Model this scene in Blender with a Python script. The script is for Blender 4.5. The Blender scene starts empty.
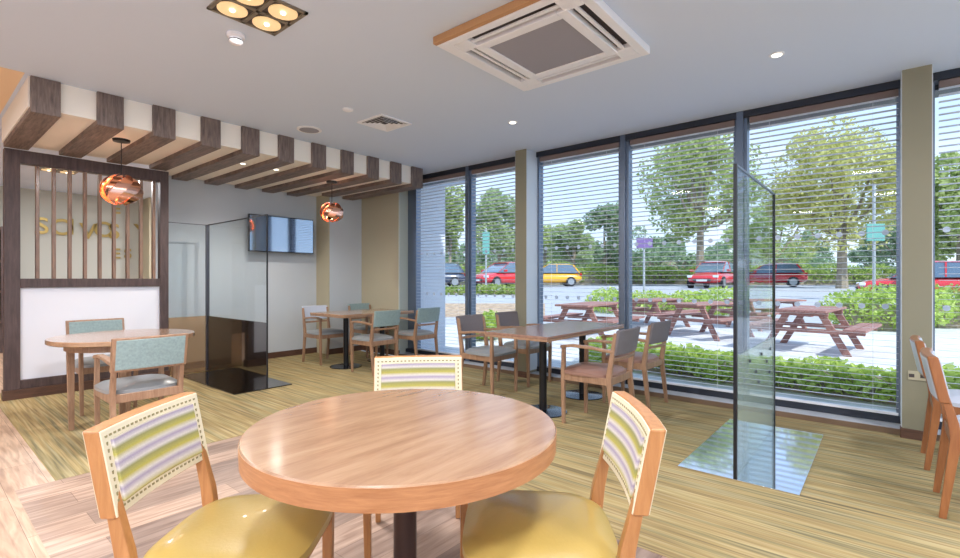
import bpy, math, random
import numpy as np
from mathutils import Vector, Matrix
random.seed(7)
scene = bpy.context.scene
col = scene.collection
R = math.radians
H = 2.85           # ceiling height
CAMH = 1.23
YAW = R(50.06)
FW = (math.sin(YAW), math.cos(YAW)); RT = (math.cos(YAW), -math.sin(YAW))

def out(px, t, z=0.0):
    """place seen at column px of the photograph, t metres ahead of the viewpoint"""
    a = (px - 480) / 484.0
    return Vector(((FW[0] + a * RT[0]) * t, (FW[1] + a * RT[1]) * t, z))

# ------------------------------------------------------------------ materials
def nt(m):
    m.use_nodes = True
    return m.node_tree, m.node_tree.nodes['Principled BSDF']

def lin(c):
    return tuple(((v / 255.0) / 12.92 if v / 255.0 <= 0.04045 else ((v / 255.0 + 0.055) / 1.055) ** 2.4) for v in c) + (1.0,)

def mat(name, c, rough=0.5, metal=0.0, var=0.0, vscale=20, bump=0.0, coat=0.0, spec=0.5, emit=None, estr=1.0, sheen=0.0):
    m = bpy.data.materials.new(name); t, b = nt(m)
    b.inputs['Base Color'].default_value = lin(c)
    b.inputs['Roughness'].default_value = rough
    b.inputs['Metallic'].default_value = metal
    b.inputs['Specular IOR Level'].default_value = spec
    b.inputs['Coat Weight'].default_value = coat
    b.inputs['Sheen Weight'].default_value = sheen
    if emit:
        b.inputs['Emission Color'].default_value = lin(emit); b.inputs['Emission Strength'].default_value = estr
    if var or bump:
        tc = t.nodes.new('ShaderNodeTexCoord'); n = t.nodes.new('ShaderNodeTexNoise')
        n.inputs['Scale'].default_value = vscale; n.inputs['Detail'].default_value = 4
        t.links.new(tc.outputs['Object'], n.inputs['Vector'])
        if var:
            hsv = t.nodes.new('ShaderNodeHueSaturation'); hsv.inputs['Color'].default_value = lin(c)
            mr = t.nodes.new('ShaderNodeMapRange')
            mr.inputs['From Min'].default_value = 0.3; mr.inputs['From Max'].default_value = 0.7
            mr.inputs['To Min'].default_value = 1 - var; mr.inputs['To Max'].default_value = 1 + var
            t.links.new(n.outputs['Fac'], mr.inputs['Value']); t.links.new(mr.outputs['Result'], hsv.inputs['Value'])
            t.links.new(hsv.outputs['Color'], b.inputs['Base Color'])
        if bump:
            bp = t.nodes.new('ShaderNodeBump'); bp.inputs['Strength'].default_value = bump; bp.inputs['Distance'].default_value = 0.01
            t.links.new(n.outputs['Fac'], bp.inputs['Height']); t.links.new(bp.outputs['Normal'], b.inputs['Normal'])
    return m

def ramp(t, stops, src):
    r = t.nodes.new('ShaderNodeValToRGB'); e = r.color_ramp.elements
    while len(e) < len(stops): e.new(0.5)
    for i, (p, c) in enumerate(stops):
        e[i].position = p; e[i].color = lin(c)
    t.links.new(src, r.inputs['Fac'])
    return r

def wood(name, dark, light, scale=(1, 14, 14), rough=0.4, coat=0.0, ns=3.0, spec=0.5, rotz=0):
    m = bpy.data.materials.new(name); t, b = nt(m)
    tc = t.nodes.new('ShaderNodeTexCoord'); mp = t.nodes.new('ShaderNodeMapping')
    mp.inputs['Scale'].default_value = scale; mp.inputs['Rotation'].default_value = (0, 0, rotz)
    n = t.nodes.new('ShaderNodeTexNoise'); n.inputs['Scale'].default_value = ns; n.inputs['Detail'].default_value = 8
    n.inputs['Roughness'].default_value = 0.65; n.inputs['Distortion'].default_value = 0.4
    t.links.new(tc.outputs['Object'], mp.inputs['Vector']); t.links.new(mp.outputs['Vector'], n.inputs['Vector'])
    r = ramp(t, [(0.3, dark), (0.7, light)], n.outputs['Fac'])
    t.links.new(r.outputs['Color'], b.inputs['Base Color'])
    b.inputs['Roughness'].default_value = rough; b.inputs['Coat Weight'].default_value = coat
    b.inputs['Coat Roughness'].default_value = 0.15; b.inputs['Specular IOR Level'].default_value = spec
    return m

def glass(name, tint=(235, 245, 248), refl=1.0, rough=0.02, frost=0.0, frostcol=(205, 222, 214)):
    m = bpy.data.materials.new(name); m.use_nodes = True; t = m.node_tree; t.nodes.clear()
    o = t.nodes.new('ShaderNodeOutputMaterial'); tr = t.nodes.new('ShaderNodeBsdfTransparent'); tr.inputs['Color'].default_value = lin(tint)
    gl = t.nodes.new('ShaderNodeBsdfGlossy'); gl.inputs['Roughness'].default_value = rough
    fr = t.nodes.new('ShaderNodeLayerWeight'); fr.inputs['Blend'].default_value = 0.5
    pw = t.nodes.new('ShaderNodeMath'); pw.operation = 'POWER'; pw.inputs[1].default_value = 4.0
    t.links.new(fr.outputs['Facing'], pw.inputs[0])
    mu = t.nodes.new('ShaderNodeMath'); mu.operation = 'MULTIPLY_ADD'; mu.inputs[1].default_value = .5 * refl; mu.inputs[2].default_value = .03 * refl; mu.use_clamp = True
    mx = t.nodes.new('ShaderNodeMixShader')
    t.links.new(pw.outputs[0], mu.inputs[0]); t.links.new(mu.outputs[0], mx.inputs['Fac'])
    base = tr.outputs[0]
    if frost:
        d = t.nodes.new('ShaderNodeBsdfDiffuse'); d.inputs['Color'].default_value = lin(frostcol)
        tl = t.nodes.new('ShaderNodeBsdfTranslucent'); tl.inputs['Color'].default_value = lin(frostcol)
        m2 = t.nodes.new('ShaderNodeMixShader'); m2.inputs['Fac'].default_value = 0.5
        t.links.new(d.outputs[0], m2.inputs[1]); t.links.new(tl.outputs[0], m2.inputs[2])
        m3 = t.nodes.new('ShaderNodeMixShader'); m3.inputs['Fac'].default_value = frost
        t.links.new(tr.outputs[0], m3.inputs[1]); t.links.new(m2.outputs[0], m3.inputs[2]); base = m3.outputs[0]
    t.links.new(base, mx.inputs[1]); t.links.new(gl.outputs[0], mx.inputs[2]); t.links.new(mx.outputs[0], o.inputs['Surface'])
    return m

def leafmat(name, cols, transl=0.55):
    m = bpy.data.materials.new(name); m.use_nodes = True; t = m.node_tree; t.nodes.clear()
    o = t.nodes.new('ShaderNodeOutputMaterial'); g = t.nodes.new('ShaderNodeNewGeometry')
    n = len(cols)
    r = ramp(t, [(i / max(1, n - 1), c) for i, c in enumerate(cols)], g.outputs['Random Per Island'])
    d = t.nodes.new('ShaderNodeBsdfDiffuse'); tl = t.nodes.new('ShaderNodeBsdfTranslucent')
    t.links.new(r.outputs['Color'], d.inputs['Color']); t.links.new(r.outputs['Color'], tl.inputs['Color'])
    mx = t.nodes.new('ShaderNodeMixShader'); mx.inputs['Fac'].default_value = transl
    t.links.new(d.outputs[0], mx.inputs[1]); t.links.new(tl.outputs[0], mx.inputs[2]); t.links.new(mx.outputs[0], o.inputs['Surface'])
    return m

M = {}
M['ceiling'] = mat('ceiling_paint', (208, 220, 238), 0.9, spec=0.2)
M['ceiling_warm'] = mat('warm_ceiling_paint', (232, 204, 170), 0.9, spec=0.2)  # darker ceiling colour with warm lamp light put into it
M['wall_grey'] = mat('pale_grey_wall_paint', (196, 202, 208), 0.75, var=0.015, vscale=2)
M['wall_far'] = mat('grey_green_wall_paint', (182, 184, 176), 0.8)
M['olive'] = mat('olive_wall_paint', (184, 175, 150), 0.7)
M['olive_pier'] = mat('olive_pier_paint', (138, 133, 112), 0.6)
M['olive_light'] = mat('sage_paint', (196, 204, 196), 0.6)  # lighter tone paints window light onto the olive wall's side face
M['brown_skirt'] = wood('brown_skirting', (72, 48, 38), (104, 72, 56), (2, 2, 20), 0.5)
M['beam'] = wood('limed_brown_beam', (78, 67, 64), (142, 123, 114), (26, 2.2, 2.6), 0.55, ns=2.2)
M['soffit'] = mat('cream_soffit_paint', (242, 236, 226), 0.7)
M['screen'] = wood('dark_stained_screen_wood', (60, 46, 46), (96, 78, 76), (10, 10, 1.2), 0.5)
M['slat'] = wood('brown_slat_wood', (110, 84, 72), (158, 126, 104), (10, 10, 1.2), 0.35, coat=0.3)
M['white_panel'] = mat('white_board', (236, 238, 248), 0.6)
M['tabletop'] = wood('oak_tabletop', (148, 110, 82), (184, 148, 116), (1.2, 9, 9), 0.25, coat=0.7, ns=2.4, rotz=R(52))
M['tabletop_edge'] = wood('oak_edge_band', (160, 106, 68), (190, 136, 92), (3, 3, 30), 0.4)
M['tabletop_dark'] = wood('brown_tabletop', (122, 90, 76), (160, 124, 106), (1.5, 16, 10), 0.25, coat=0.35, ns=2.4)
M['chair_gold'] = wood('honey_beech_wood', (170, 114, 64), (196, 140, 88), (14, 14, 1.6), 0.35, coat=0.25)
M['chair_mid'] = wood('light_brown_beech', (136, 102, 78), (174, 138, 110), (14, 14, 1.6), 0.4, coat=0.15)
M['chair_red'] = wood('reddish_beech', (138, 84, 48), (168, 110, 68), (14, 14, 1.6), 0.35, coat=0.2)
M['yellow_vinyl'] = mat('mustard_vinyl', (186, 158, 86), 0.3, coat=0.25, bump=0.08, vscale=90)
M['grey_fabric'] = mat('grey_brown_fabric', (116, 108, 110), 0.85, var=0.12, vscale=160, bump=0.2)
M['blue_fabric'] = mat('pale_teal_fabric', (142, 162, 162), 0.7, var=0.12, vscale=60, bump=0.15)
M['lilac_vinyl'] = mat('pale_blue_vinyl', (190, 196, 210), 0.4)
M['brown_vinyl'] = mat('brown_seat_vinyl', (148, 112, 98), 0.35, coat=0.2)
M['grey_seat'] = mat('grey_seat_vinyl', (142, 146, 148), 0.35, coat=0.2)
M['cladding'] = mat('pale_grey_cladding', (206, 214, 222), 0.4)  # pale grey stands for window light on the pier sides
M['stitch'] = mat('olive_stitching', (150, 140, 100), 0.7)
M['cream_trim'] = mat('cream_piping', (226, 216, 188), 0.6)
M['black'] = mat('satin_black_metal', (30, 30, 34), 0.35, metal=0.3)
M['black_gloss'] = mat('gloss_black_panel', (24, 20, 16), 0.08, coat=0.6)
M['dark_edge'] = mat('dark_channel', (26, 28, 34), 0.35)
M['grey_edge'] = mat('grey_channel', (92, 92, 100), 0.35, metal=0.5)
M['pedestal'] = mat('dark_bronze_pedestal', (62, 48, 46), 0.3, metal=0.6)
M['base_blue'] = mat('gloss_black_base', (40, 44, 52), 0.12, metal=0.6)
M['plate'] = mat('polished_steel_plate', (236, 240, 250), 0.06, metal=1.0)
M['frame'] = mat('grey_blue_aluminium', (112, 124, 142), 0.35, metal=0.6)
M['frame_dark'] = mat('dark_aluminium', (52, 56, 66), 0.4, metal=0.4)
M['ledge'] = mat('pale_stone_ledge', (198, 202, 208), 0.35)
M['ledge_face'] = mat('brown_ledge_nosing', (122, 98, 78), 0.5)
M['headrail'] = mat('blind_headrail_brown', (122, 104, 98), 0.5)
M['white_plastic'] = mat('white_plastic', (236, 236, 240), 0.4)
M['grille'] = mat('grey_intake_grille', (152, 150, 158), 0.7)
M['dark_slot'] = mat('dark_slot', (70, 62, 62), 0.7)
M['ac_wood'] = mat('tan_ceiling_trim', (186, 140, 96), 0.6)  # tan paints the warm reflection on the cassette's left side
M['copper'] = mat('polished_copper', (244, 190, 168), 0.16, metal=1.0)
M['bulb'] = mat('lamp_glow', (255, 214, 160), 0.5, emit=(255, 190, 120), estr=3)
M['lamp_face'] = mat('lamp_reflector', (200, 180, 150), 0.4, emit=(255, 214, 150), estr=.55)
M['lamp_core'] = mat('lamp_core', (255, 250, 240), 0.4, emit=(255, 246, 225), estr=3)
M['lamp_ring'] = mat('grey_lamp_ring', (140, 128, 112), 0.4, metal=0.4)
M['gold'] = mat('brushed_gold_letter', (176, 152, 92), 0.35, metal=0.7)
M['glass'] = glass('window_glass', (248, 251, 251), 0.18)
M['clear'] = glass('clear_acrylic', (248, 251, 252), 0.55)
M['frosted'] = glass('frosted_film', (236, 244, 242), .8, frost=0.36)
M['bronze'] = glass('bronze_film', (240, 226, 208), 1.0, frost=0.3, frostcol=(200, 176, 148))  # tan, partly see-through lower side panel
M['red_car'] = mat('red_car_paint', (206, 46, 52), 0.25, coat=0.8)
M['yellow_car'] = mat('yellow_car_paint', (232, 172, 40), 0.25, coat=0.8)
M['dark_car'] = mat('dark_blue_car_paint', (66, 76, 96), 0.25, coat=0.8)
M['car_glass'] = mat('car_window_glass', (96, 116, 136), 0.08, coat=0.6)
M['tyre'] = mat('tyre_rubber', (44, 44, 48), 0.8)
M['rim'] = mat('alloy_rim', (180, 184, 190), 0.3, metal=0.7)
M['lamp_lens'] = mat('headlamp_lens', (230, 234, 240), 0.1)
M['tail_lens'] = mat('tail_lamp_lens', (170, 20, 26), 0.15)
M['plank_red'] = wood('red_brown_timber', (128, 84, 78), (176, 132, 122), (3, 14, 14), 0.7)
M['bark'] = mat('tree_bark', (150, 138, 120), 0.9, var=0.2, vscale=8)
M['render'] = mat('white_render', (214, 218, 228), 0.8)
M['teal_sign'] = mat('teal_sign_face', (104, 164, 156), 0.5)
M['purple_sign'] = mat('purple_sign_face', (120, 96, 150), 0.5)
M['pole'] = mat('grey_pole', (176, 182, 184), 0.4, metal=0.4)
M['leaf_hedge'] = leafmat('hedge_leaves', [(124, 150, 78), (168, 188, 104), (204, 214, 136)])
M['leaf_near'] = leafmat('low_shrub_leaves', [(150, 176, 84), (192, 212, 110), (222, 234, 150)])
M['leaf_yellow'] = leafmat('yellow_green_leaves', [(184, 184, 112), (208, 208, 138), (228, 226, 168)])
M['leaf_mid'] = leafmat('green_leaves', [(150, 168, 104), (184, 198, 130), (212, 220, 164)])
M['leaf_dark'] = leafmat('dark_green_leaves', [(120, 144, 112), (148, 170, 132), (180, 196, 158)])
M['leaf_pale'] = leafmat('pale_green_leaves', [(150, 170, 124), (182, 198, 148), (206, 216, 176)])

def m_blind():
    m = bpy.data.materials.new('white_blind_slat'); m.use_nodes = True; t = m.node_tree
    b = t.nodes['Principled BSDF']; b.inputs['Base Color'].default_value = lin((232, 234, 240)); b.inputs['Roughness'].default_value = 0.45
    tl = t.nodes.new('ShaderNodeBsdfTranslucent'); tl.inputs['Color'].default_value = lin((236, 240, 246)); mx = t.nodes.new('ShaderNodeMixShader'); mx.inputs['Fac'].default_value = .4
    o = t.nodes['Material Output']; t.links.new(b.outputs[0], mx.inputs[1]); t.links.new(tl.outputs[0], mx.inputs[2]); t.links.new(mx.outputs[0], o.inputs['Surface'])
    return m
M['slat_white'] = m_blind()

def m_carpet():
    m = bpy.data.materials.new('striped_carpet'); t, b = nt(m)
    tc = t.nodes.new('ShaderNodeTexCoord')
    def layer(sx, sy, detail, off):
        mp = t.nodes.new('ShaderNodeMapping'); mp.inputs['Scale'].default_value = (sx, sy, 1); mp.inputs['Location'].default_value = (off, off * 2, 0)
        n = t.nodes.new('ShaderNodeTexNoise'); n.inputs['Scale'].default_value = 1; n.inputs['Detail'].default_value = detail
        t.links.new(tc.outputs['Object'], mp.inputs['Vector']); t.links.new(mp.outputs['Vector'], n.inputs['Vector'])
        return n
    n1 = layer(16, 0.35, 2, 3.1); n2 = layer(60, 1.6, 3, 11.0); n3 = layer(0.8, 0.35, 1, 5.0)
    r1 = ramp(t, [(0.30, (108, 98, 74)), (0.43, (170, 144, 98)), (0.50, (180, 160, 112)), (0.57, (122, 118, 88)), (0.72, (188, 174, 136))], n1.outputs['Fac'])
    r2 = ramp(t, [(0.34, (104, 98, 84)), (0.5, (168, 148, 104)), (0.66, (202, 186, 148))], n2.outputs['Fac'])
    mx = t.nodes.new('ShaderNodeMixRGB'); mx.inputs['Fac'].default_value = 0.45
    t.links.new(r1.outputs['Color'], mx.inputs['Color1']); t.links.new(r2.outputs['Color'], mx.inputs['Color2'])
    t.links.new(mx.outputs['Color'], b.inputs['Base Color'])
    b.inputs['Roughness'].default_value = 0.95; b.inputs['Specular IOR Level'].default_value = 0.1
    n4 = layer(300, 300, 2, 0); bp = t.nodes.new('ShaderNodeBump'); bp.inputs['Strength'].default_value = 0.3; bp.inputs['Distance'].default_value = 0.005
    t.links.new(n4.outputs['Fac'], bp.inputs['Height']); t.links.new(bp.outputs['Normal'], b.inputs['Normal'])
    return m
M['carpet'] = m_carpet()

def m_planks(name, rot, c1, c2):
    m = bpy.data.materials.new(name); t, b = nt(m)
    tc = t.nodes.new('ShaderNodeTexCoord'); mp = t.nodes.new('ShaderNodeMapping'); mp.inputs['Rotation'].default_value = (0, 0, rot)
    t.links.new(tc.outputs['Object'], mp.inputs['Vector'])
    br = t.nodes.new('ShaderNodeTexBrick'); br.inputs['Scale'].default_value = 1
    br.inputs['Brick Width'].default_value = 1.25; br.inputs['Row Height'].default_value = 0.19
    br.inputs['Mortar Size'].default_value = 0.0012; br.inputs['Mortar Smooth'].default_value = 0.4
    br.inputs['Color1'].default_value = lin(c1); br.inputs['Color2'].default_value = lin(c2); br.inputs['Mortar'].default_value = lin((120, 96, 82))
    t.links.new(mp.outputs['Vector'], br.inputs['Vector'])
    m2 = t.nodes.new('ShaderNodeMapping'); m2.inputs['Scale'].default_value = (1.6, 16, 1)
    t.links.new(mp.outputs['Vector'], m2.inputs['Vector'])
    n = t.nodes.new('ShaderNodeTexNoise'); n.inputs['Scale'].default_value = 2; n.inputs['Detail'].default_value = 8; n.inputs['Distortion'].default_value = 0.6
    t.links.new(m2.outputs['Vector'], n.inputs['Vector'])
    r = ramp(t, [(0.3, (170, 150, 140)), (0.7, (255, 250, 246))], n.outputs['Fac'])
    mx = t.nodes.new('ShaderNodeMixRGB'); mx.blend_type = 'MULTIPLY'; mx.inputs['Fac'].default_value = 0.8
    t.links.new(br.outputs['Color'], mx.inputs['Color1']); t.links.new(r.outputs['Color'], mx.inputs['Color2'])
    t.links.new(mx.outputs['Color'], b.inputs['Base Color']); b.inputs['Roughness'].default_value = 0.42
    return m
M['planks'] = m_planks('plank_floor_across', 0.0, (204, 178, 158), (146, 128, 118))
M['planks_long'] = m_planks('plank_floor_along', R(90), (226, 198, 170), (206, 176, 150))

def m_stripe():
    m = bpy.data.materials.new('striped_back_fabric'); t, b = nt(m)
    tc = t.nodes.new('ShaderNodeTexCoord'); s = t.nodes.new('ShaderNodeSeparateXYZ'); t.links.new(tc.outputs['Object'], s.inputs[0])
    mr = t.nodes.new('ShaderNodeMapRange'); mr.inputs['From Min'].default_value = 0.61; mr.inputs['From Max'].default_value = 0.815
    t.links.new(s.outputs['Z'], mr.inputs['Value'])
    Y_, L_, W_, G_ = (196, 186, 92), (176, 164, 190), (226, 220, 214), (160, 160, 104)
    st = [(0, G_), (.09, Y_), (.18, W_), (.25, L_), (.30, W_), (.37, Y_), (.46, G_), (.51, W_), (.58, L_), (.63, W_), (.70, Y_), (.78, G_), (.83, W_), (.89, L_), (.94, Y_)]
    r = ramp(t, st, mr.outputs['Result']); r.color_ramp.interpolation = 'LINEAR'
    w = t.nodes.new('ShaderNodeTexNoise'); w.inputs['Scale'].default_value = 260; t.links.new(tc.outputs['Object'], w.inputs['Vector'])
    mx = t.nodes.new('ShaderNodeMixRGB'); mx.blend_type = 'MULTIPLY'; mx.inputs['Fac'].default_value = 0.35
    t.links.new(r.outputs['Color'], mx.inputs['Color1']); t.links.new(w.outputs['Fac'], mx.inputs['Color2'])
    t.links.new(mx.outputs['Color'], b.inputs['Base Color']); b.inputs['Roughness'].default_value = 0.8
    return m
M['stripe'] = m_stripe()

def m_ground():
    m = bpy.data.materials.new('paving_and_tarmac'); t, b = nt(m)
    tc = t.nodes.new('ShaderNodeTexCoord'); n = t.nodes.new('ShaderNodeTexNoise'); n.inputs['Scale'].default_value = 3; n.inputs['Detail'].default_value = 6
    t.links.new(tc.outputs['Object'], n.inputs['Vector'])
    r = ramp(t, [(0.3, (190, 190, 194)), (0.7, (222, 221, 221))], n.outputs['Fac'])
    t.links.new(r.outputs['Color'], b.inputs['Base Color']); b.inputs['Roughness'].default_value = 0.85
    return m
M['ground'] = m_ground()
M['bark_bed'] = mat('bark_mulch', (176, 152, 128), 0.95, var=0.3, vscale=6)
M['tarmac'] = mat('pale_tarmac', (170, 172, 178), 0.9, var=0.06, vscale=3)
M['grass'] = mat('mown_grass', (150, 172, 92), 0.95, var=0.2, vscale=3)

# ------------------------------------------------------------------ mesh builder
class MB:
    def __init__(s): s.v = []; s.f = []; s.mi = []; s.mat = 0
    def add(s, vs, fs):
        o = len(s.v); s.v += [tuple(v) for v in vs]
        for f in fs: s.f.append(tuple(o + i for i in f)); s.mi.append(s.mat)
        return s
    def box(s, x0, x1, y0, y1, z0, z1, T=None):
        vs = [Vector((x, y, z)) for x in (x0, x1) for y in (y0, y1) for z in (z0, z1)]
        if T: vs = [T @ v for v in vs]
        return s.add(vs, [(0, 1, 3, 2), (4, 6, 7, 5), (0, 4, 5, 1), (2, 3, 7, 6), (0, 2, 6, 4), (1, 5, 7, 3)])
    def loft(s, rings, caps=True, closed=False):
        n = len(rings[0]); vs = [p for r in rings for p in r]; fs = []
        m = len(rings)
        for i in range(m if closed else m - 1):
            j = (i + 1) % m
            for k in range(n):
                l = (k + 1) % n
                fs.append((i * n + k, i * n + l, j * n + l, j * n + k))
        if caps and not closed:
            fs.append(tuple(reversed(range(n)))); fs.append(tuple((m - 1) * n + k for k in range(n)))
        return s.add(vs, fs)
    def bar(s, pts, sizes):
        """square-section bar through pts; sizes (w along x, d along y) per point, sections stay level unless run is flat"""
        rings = []
        for p, (w, d) in zip(pts, sizes):
            p = Vector(p)
            rings.append([p + Vector((a * w / 2, b * d / 2, 0)) for a, b in ((-1, -1), (1, -1), (1, 1), (-1, 1))])
        return s.loft(rings)
    def tube(s, pts, r, n=12, caps=True, closed=False):
        pts = [Vector(p) for p in pts]; rr = r if isinstance(r, (list, tuple)) else [r] * len(pts); rings = []
        up = None
        for i, p in enumerate(pts):
            if closed: d = pts[(i + 1) % len(pts)] - pts[i - 1]
            else: d = (pts[min(i + 1, len(pts) - 1)] - pts[max(i - 1, 0)])
            d.normalize()
            if up is None or abs(up.dot(d)) > 0.95: up = Vector((0, 0, 1)) if abs(d.z) < 0.9 else Vector((1, 0, 0))
            a = d.cross(up).normalized(); b = a.cross(d).normalized(); up = b
            rings.append([p + a * math.cos(k * math.tau / n) * rr[i] + b * math.sin(k * math.tau / n) * rr[i] for k in range(n)])
        return s.loft(rings, caps, closed)
    def lathe(s, prof, c=(0, 0, 0), n=32, caps=True):
        rings = [[Vector((c[0] + r * math.cos(k * math.tau / n), c[1] + r * math.sin(k * math.tau / n), c[2] + z)) for k in range(n)] for r, z in prof]
        return s.loft(rings, caps)
    def build(s, name, m, parent=None, bevel=0, seg=2, sub=0, ang=40, top=False):
        me = bpy.data.meshes.new(name); me.from_pydata(s.v, [], s.f)
        ms = m if isinstance(m, (list, tuple)) else [m]
        for q in ms: me.materials.append(q)
        if len(ms) > 1: me.polygons.foreach_set('material_index', s.mi)
        me.polygons.foreach_set('use_smooth', [True] * len(me.polygons))
        me.update(); me.validate()
        import bmesh
        b = bmesh.new(); b.from_mesh(me)
        if len(b.faces) < 4000: bmesh.ops.recalc_face_normals(b, faces=b.faces)
        b.to_mesh(me); b.free()
        me.set_sharp_from_angle(angle=R(ang))
        o = bpy.data.objects.new(name, me); col.objects.link(o)
        if parent: o.parent = parent
        if bevel:
            bv = o.modifiers.new('bevel', 'BEVEL'); bv.width = bevel; bv.segments = seg; bv.limit_method = 'ANGLE'; bv.angle_limit = R(35)
            bv.harden_normals = True
        if sub:
            sb = o.modifiers.new('sub', 'SUBSURF'); sb.levels = sub; sb.render_levels = sub
        return o

def thing(name, label, cat, loc=(0, 0, 0), rz=0, group=None):
    o = bpy.data.objects.new(name, None); col.objects.link(o); o.empty_display_size = 0.1
    o.location = loc; o.rotation_euler = (0, 0, rz); o['label'] = label; o['category'] = cat
    if group: o['group'] = group
    return o
def tag(o, label, cat, group=None):
    o['label'] = label; o['category'] = cat
    if group: o['group'] = group
    return o
def struct(o): o['kind'] = 'structure'; return o
def sbox(name, m, *b, parent=None, bevel=0):
    o = MB().box(*b).build(name, m, parent, bevel=bevel)
    return struct(o) if parent is None else o
def copy_tree(o, parent=None):
    c = o.copy(); col.objects.link(c)
    if parent: c.parent = parent
    for ch in [q for q in bpy.data.objects if q.parent == o]: copy_tree(ch, c)
    return c

# ------------------------------------------------------------------ room shell
XW = 5.27; XL = 5.04; XMIN = -4.5; YMIN = -4.5; YFAR = 11.8
sbox('floor', M['planks'], 0.42, 2.17, YMIN, 3.88, -0.12, 0)
sbox('floor', M['planks_long'], XMIN, 0.42, YMIN, 3.88, -0.12, 0)
sbox('floor', M['planks_long'], XMIN, 0.60, 3.88, YFAR, -0.12, 0)
sbox('floor', M['planks_long'], 0.60, 6.2, 7.30, YFAR, -0.12, 0)
f = MB().box(0.60, XL, 3.88, 7.30, -0.12, 0.002).box(2.17, XL, YMIN, 3.88, -0.12, 0.002).build('floor', M['carpet']); struct(f)
m = MB().box(XMIN - .15, XW + 0.25, YMIN, 5.18, H, H + 0.3).box(0.62, XW + 0.9, 5.18, YFAR, H, H + 0.3)
struct(m.build('ceiling', M['ceiling']))
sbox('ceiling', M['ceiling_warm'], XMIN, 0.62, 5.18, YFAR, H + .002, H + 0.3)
# walls
sbox('wall_back', M['wall_grey'], 2.13, 4.51, 7.30, 7.45, 0, H)
sbox('wall_back', M['wall_grey'], 4.47, 5.11, 6.94, 7.45, 0, H)
sbox('trim_1', M['olive'], 4.452, 4.47, 6.938, 7.30, 0, H)
sbox('wall_right', M['olive'], 5.10, 5.28, 5.97, 7.3, 0, H)
sbox('trim_2', M['olive_light'], 5.098, 5.30, 5.945, 5.97, 0, H)
sbox('wall_far', M['wall_far'], XMIN, 6.2, YFAR, YFAR + 0.15, 0, H)
sbox('wall_left', M['wall_far'], XMIN - 0.15, XMIN, 4.2, YFAR, 0, H)
sbox('wall_left', M['wall_far'], XMIN - 0.15, XMIN, YMIN, 4.2, 0, .25)
w9 = bpy.data.objects.new('window_9', None); col.objects.link(w9); w9['kind'] = 'structure'  # unseen glazed left wall, added to let in more daylight
MB().box(XMIN - .08, XMIN - .074, YMIN, 4.2, .25, H).build('glass_pane', M['glass'], w9)
fr = MB()
for y in (YMIN + .03, -2.9, -1.3, .3, 1.9, 3.0, 4.17): fr.box(XMIN - .12, XMIN - .04, y - .03, y + .03, .25, H)
fr.build('window_frame', M['frame'], w9)
w10 = bpy.data.objects.new('window_10', None); col.objects.link(w10); w10['kind'] = 'structure'  # unseen glazed rear wall, added for extra daylight on the ceiling
MB().box(XMIN, XW, YMIN - .08, YMIN - .074, .25, H).build('glass_pane', M['glass'], w10)
fr = MB()
for x in (-4.4, -2.8, -1.2, .4, 2.0, 3.6, 5.2): fr.box(x - .03, x + .03, YMIN - .12, YMIN - .04, .25, H)
fr.build('window_frame', M['frame'], w10)
sbox('wall_rear', M['wall_far'], XMIN, XW + 0.1, YMIN - 0.15, YMIN, 0, .25)
sbox('wall_corridor', M['wall_far'], 6.05, 6.2, 7.3, YFAR, 0, H)
sbox('wall_corridor', M['wall_far'], 5.28, 6.2, 7.3, 7.45, 0, H)
sbox('baseboard_back', M['brown_skirt'], 2.13, 4.452, 7.283, 7.30, 0.002, 0.09)
sbox('baseboard_back', M['brown_skirt'], 4.44, 5.10, 6.923, 6.94, 0.002, 0.09)
sbox('baseboard_right', M['brown_skirt'], 5.083, 5.10, 5.94, 6.923, 0.002, 0.09)
sbox('baseboard_far', M['brown_skirt'], XMIN, 6.05, YFAR - .02, YFAR, 0.0, 0.09)
# columns in window wall
def column(name, y0, y1):
    MBc = MB().box(4.985, XW, y0, y1, 0, H)
    c = struct(MBc.build(name, M['olive_pier']))
    MB().box(4.99, XW - .002, y0 - .006, y0, 0.08, H - .001).build('side_cladding', M['cladding'], c)  # thin sheet added to carry the painted window light
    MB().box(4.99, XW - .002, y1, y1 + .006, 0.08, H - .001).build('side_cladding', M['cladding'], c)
    sk = MB().box(4.965, 5.06, y0 - 0.012, y1 + 0.012, 0.002, 0.075).build('skirting', M['brown_skirt'], c, bevel=.004)
    return c
column('wall_pier', 3.425, 3.59); column('wall_pier', -0.27, -0.10); column('wall_pier', -4.3, -4.1)
# ledge below windows
for a, b in ((YMIN, -4.3), (-4.1, -0.27), (-0.10, 3.425), (3.59, 5.94)):
    l = sbox('trim_3', M['ledge'], XL + .015, XW, a, b, 0, 0.05)
    sbox('ledge_nosing', M['ledge_face'], XL, XL + .018, a, b, 0, 0.046, parent=l)
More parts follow.
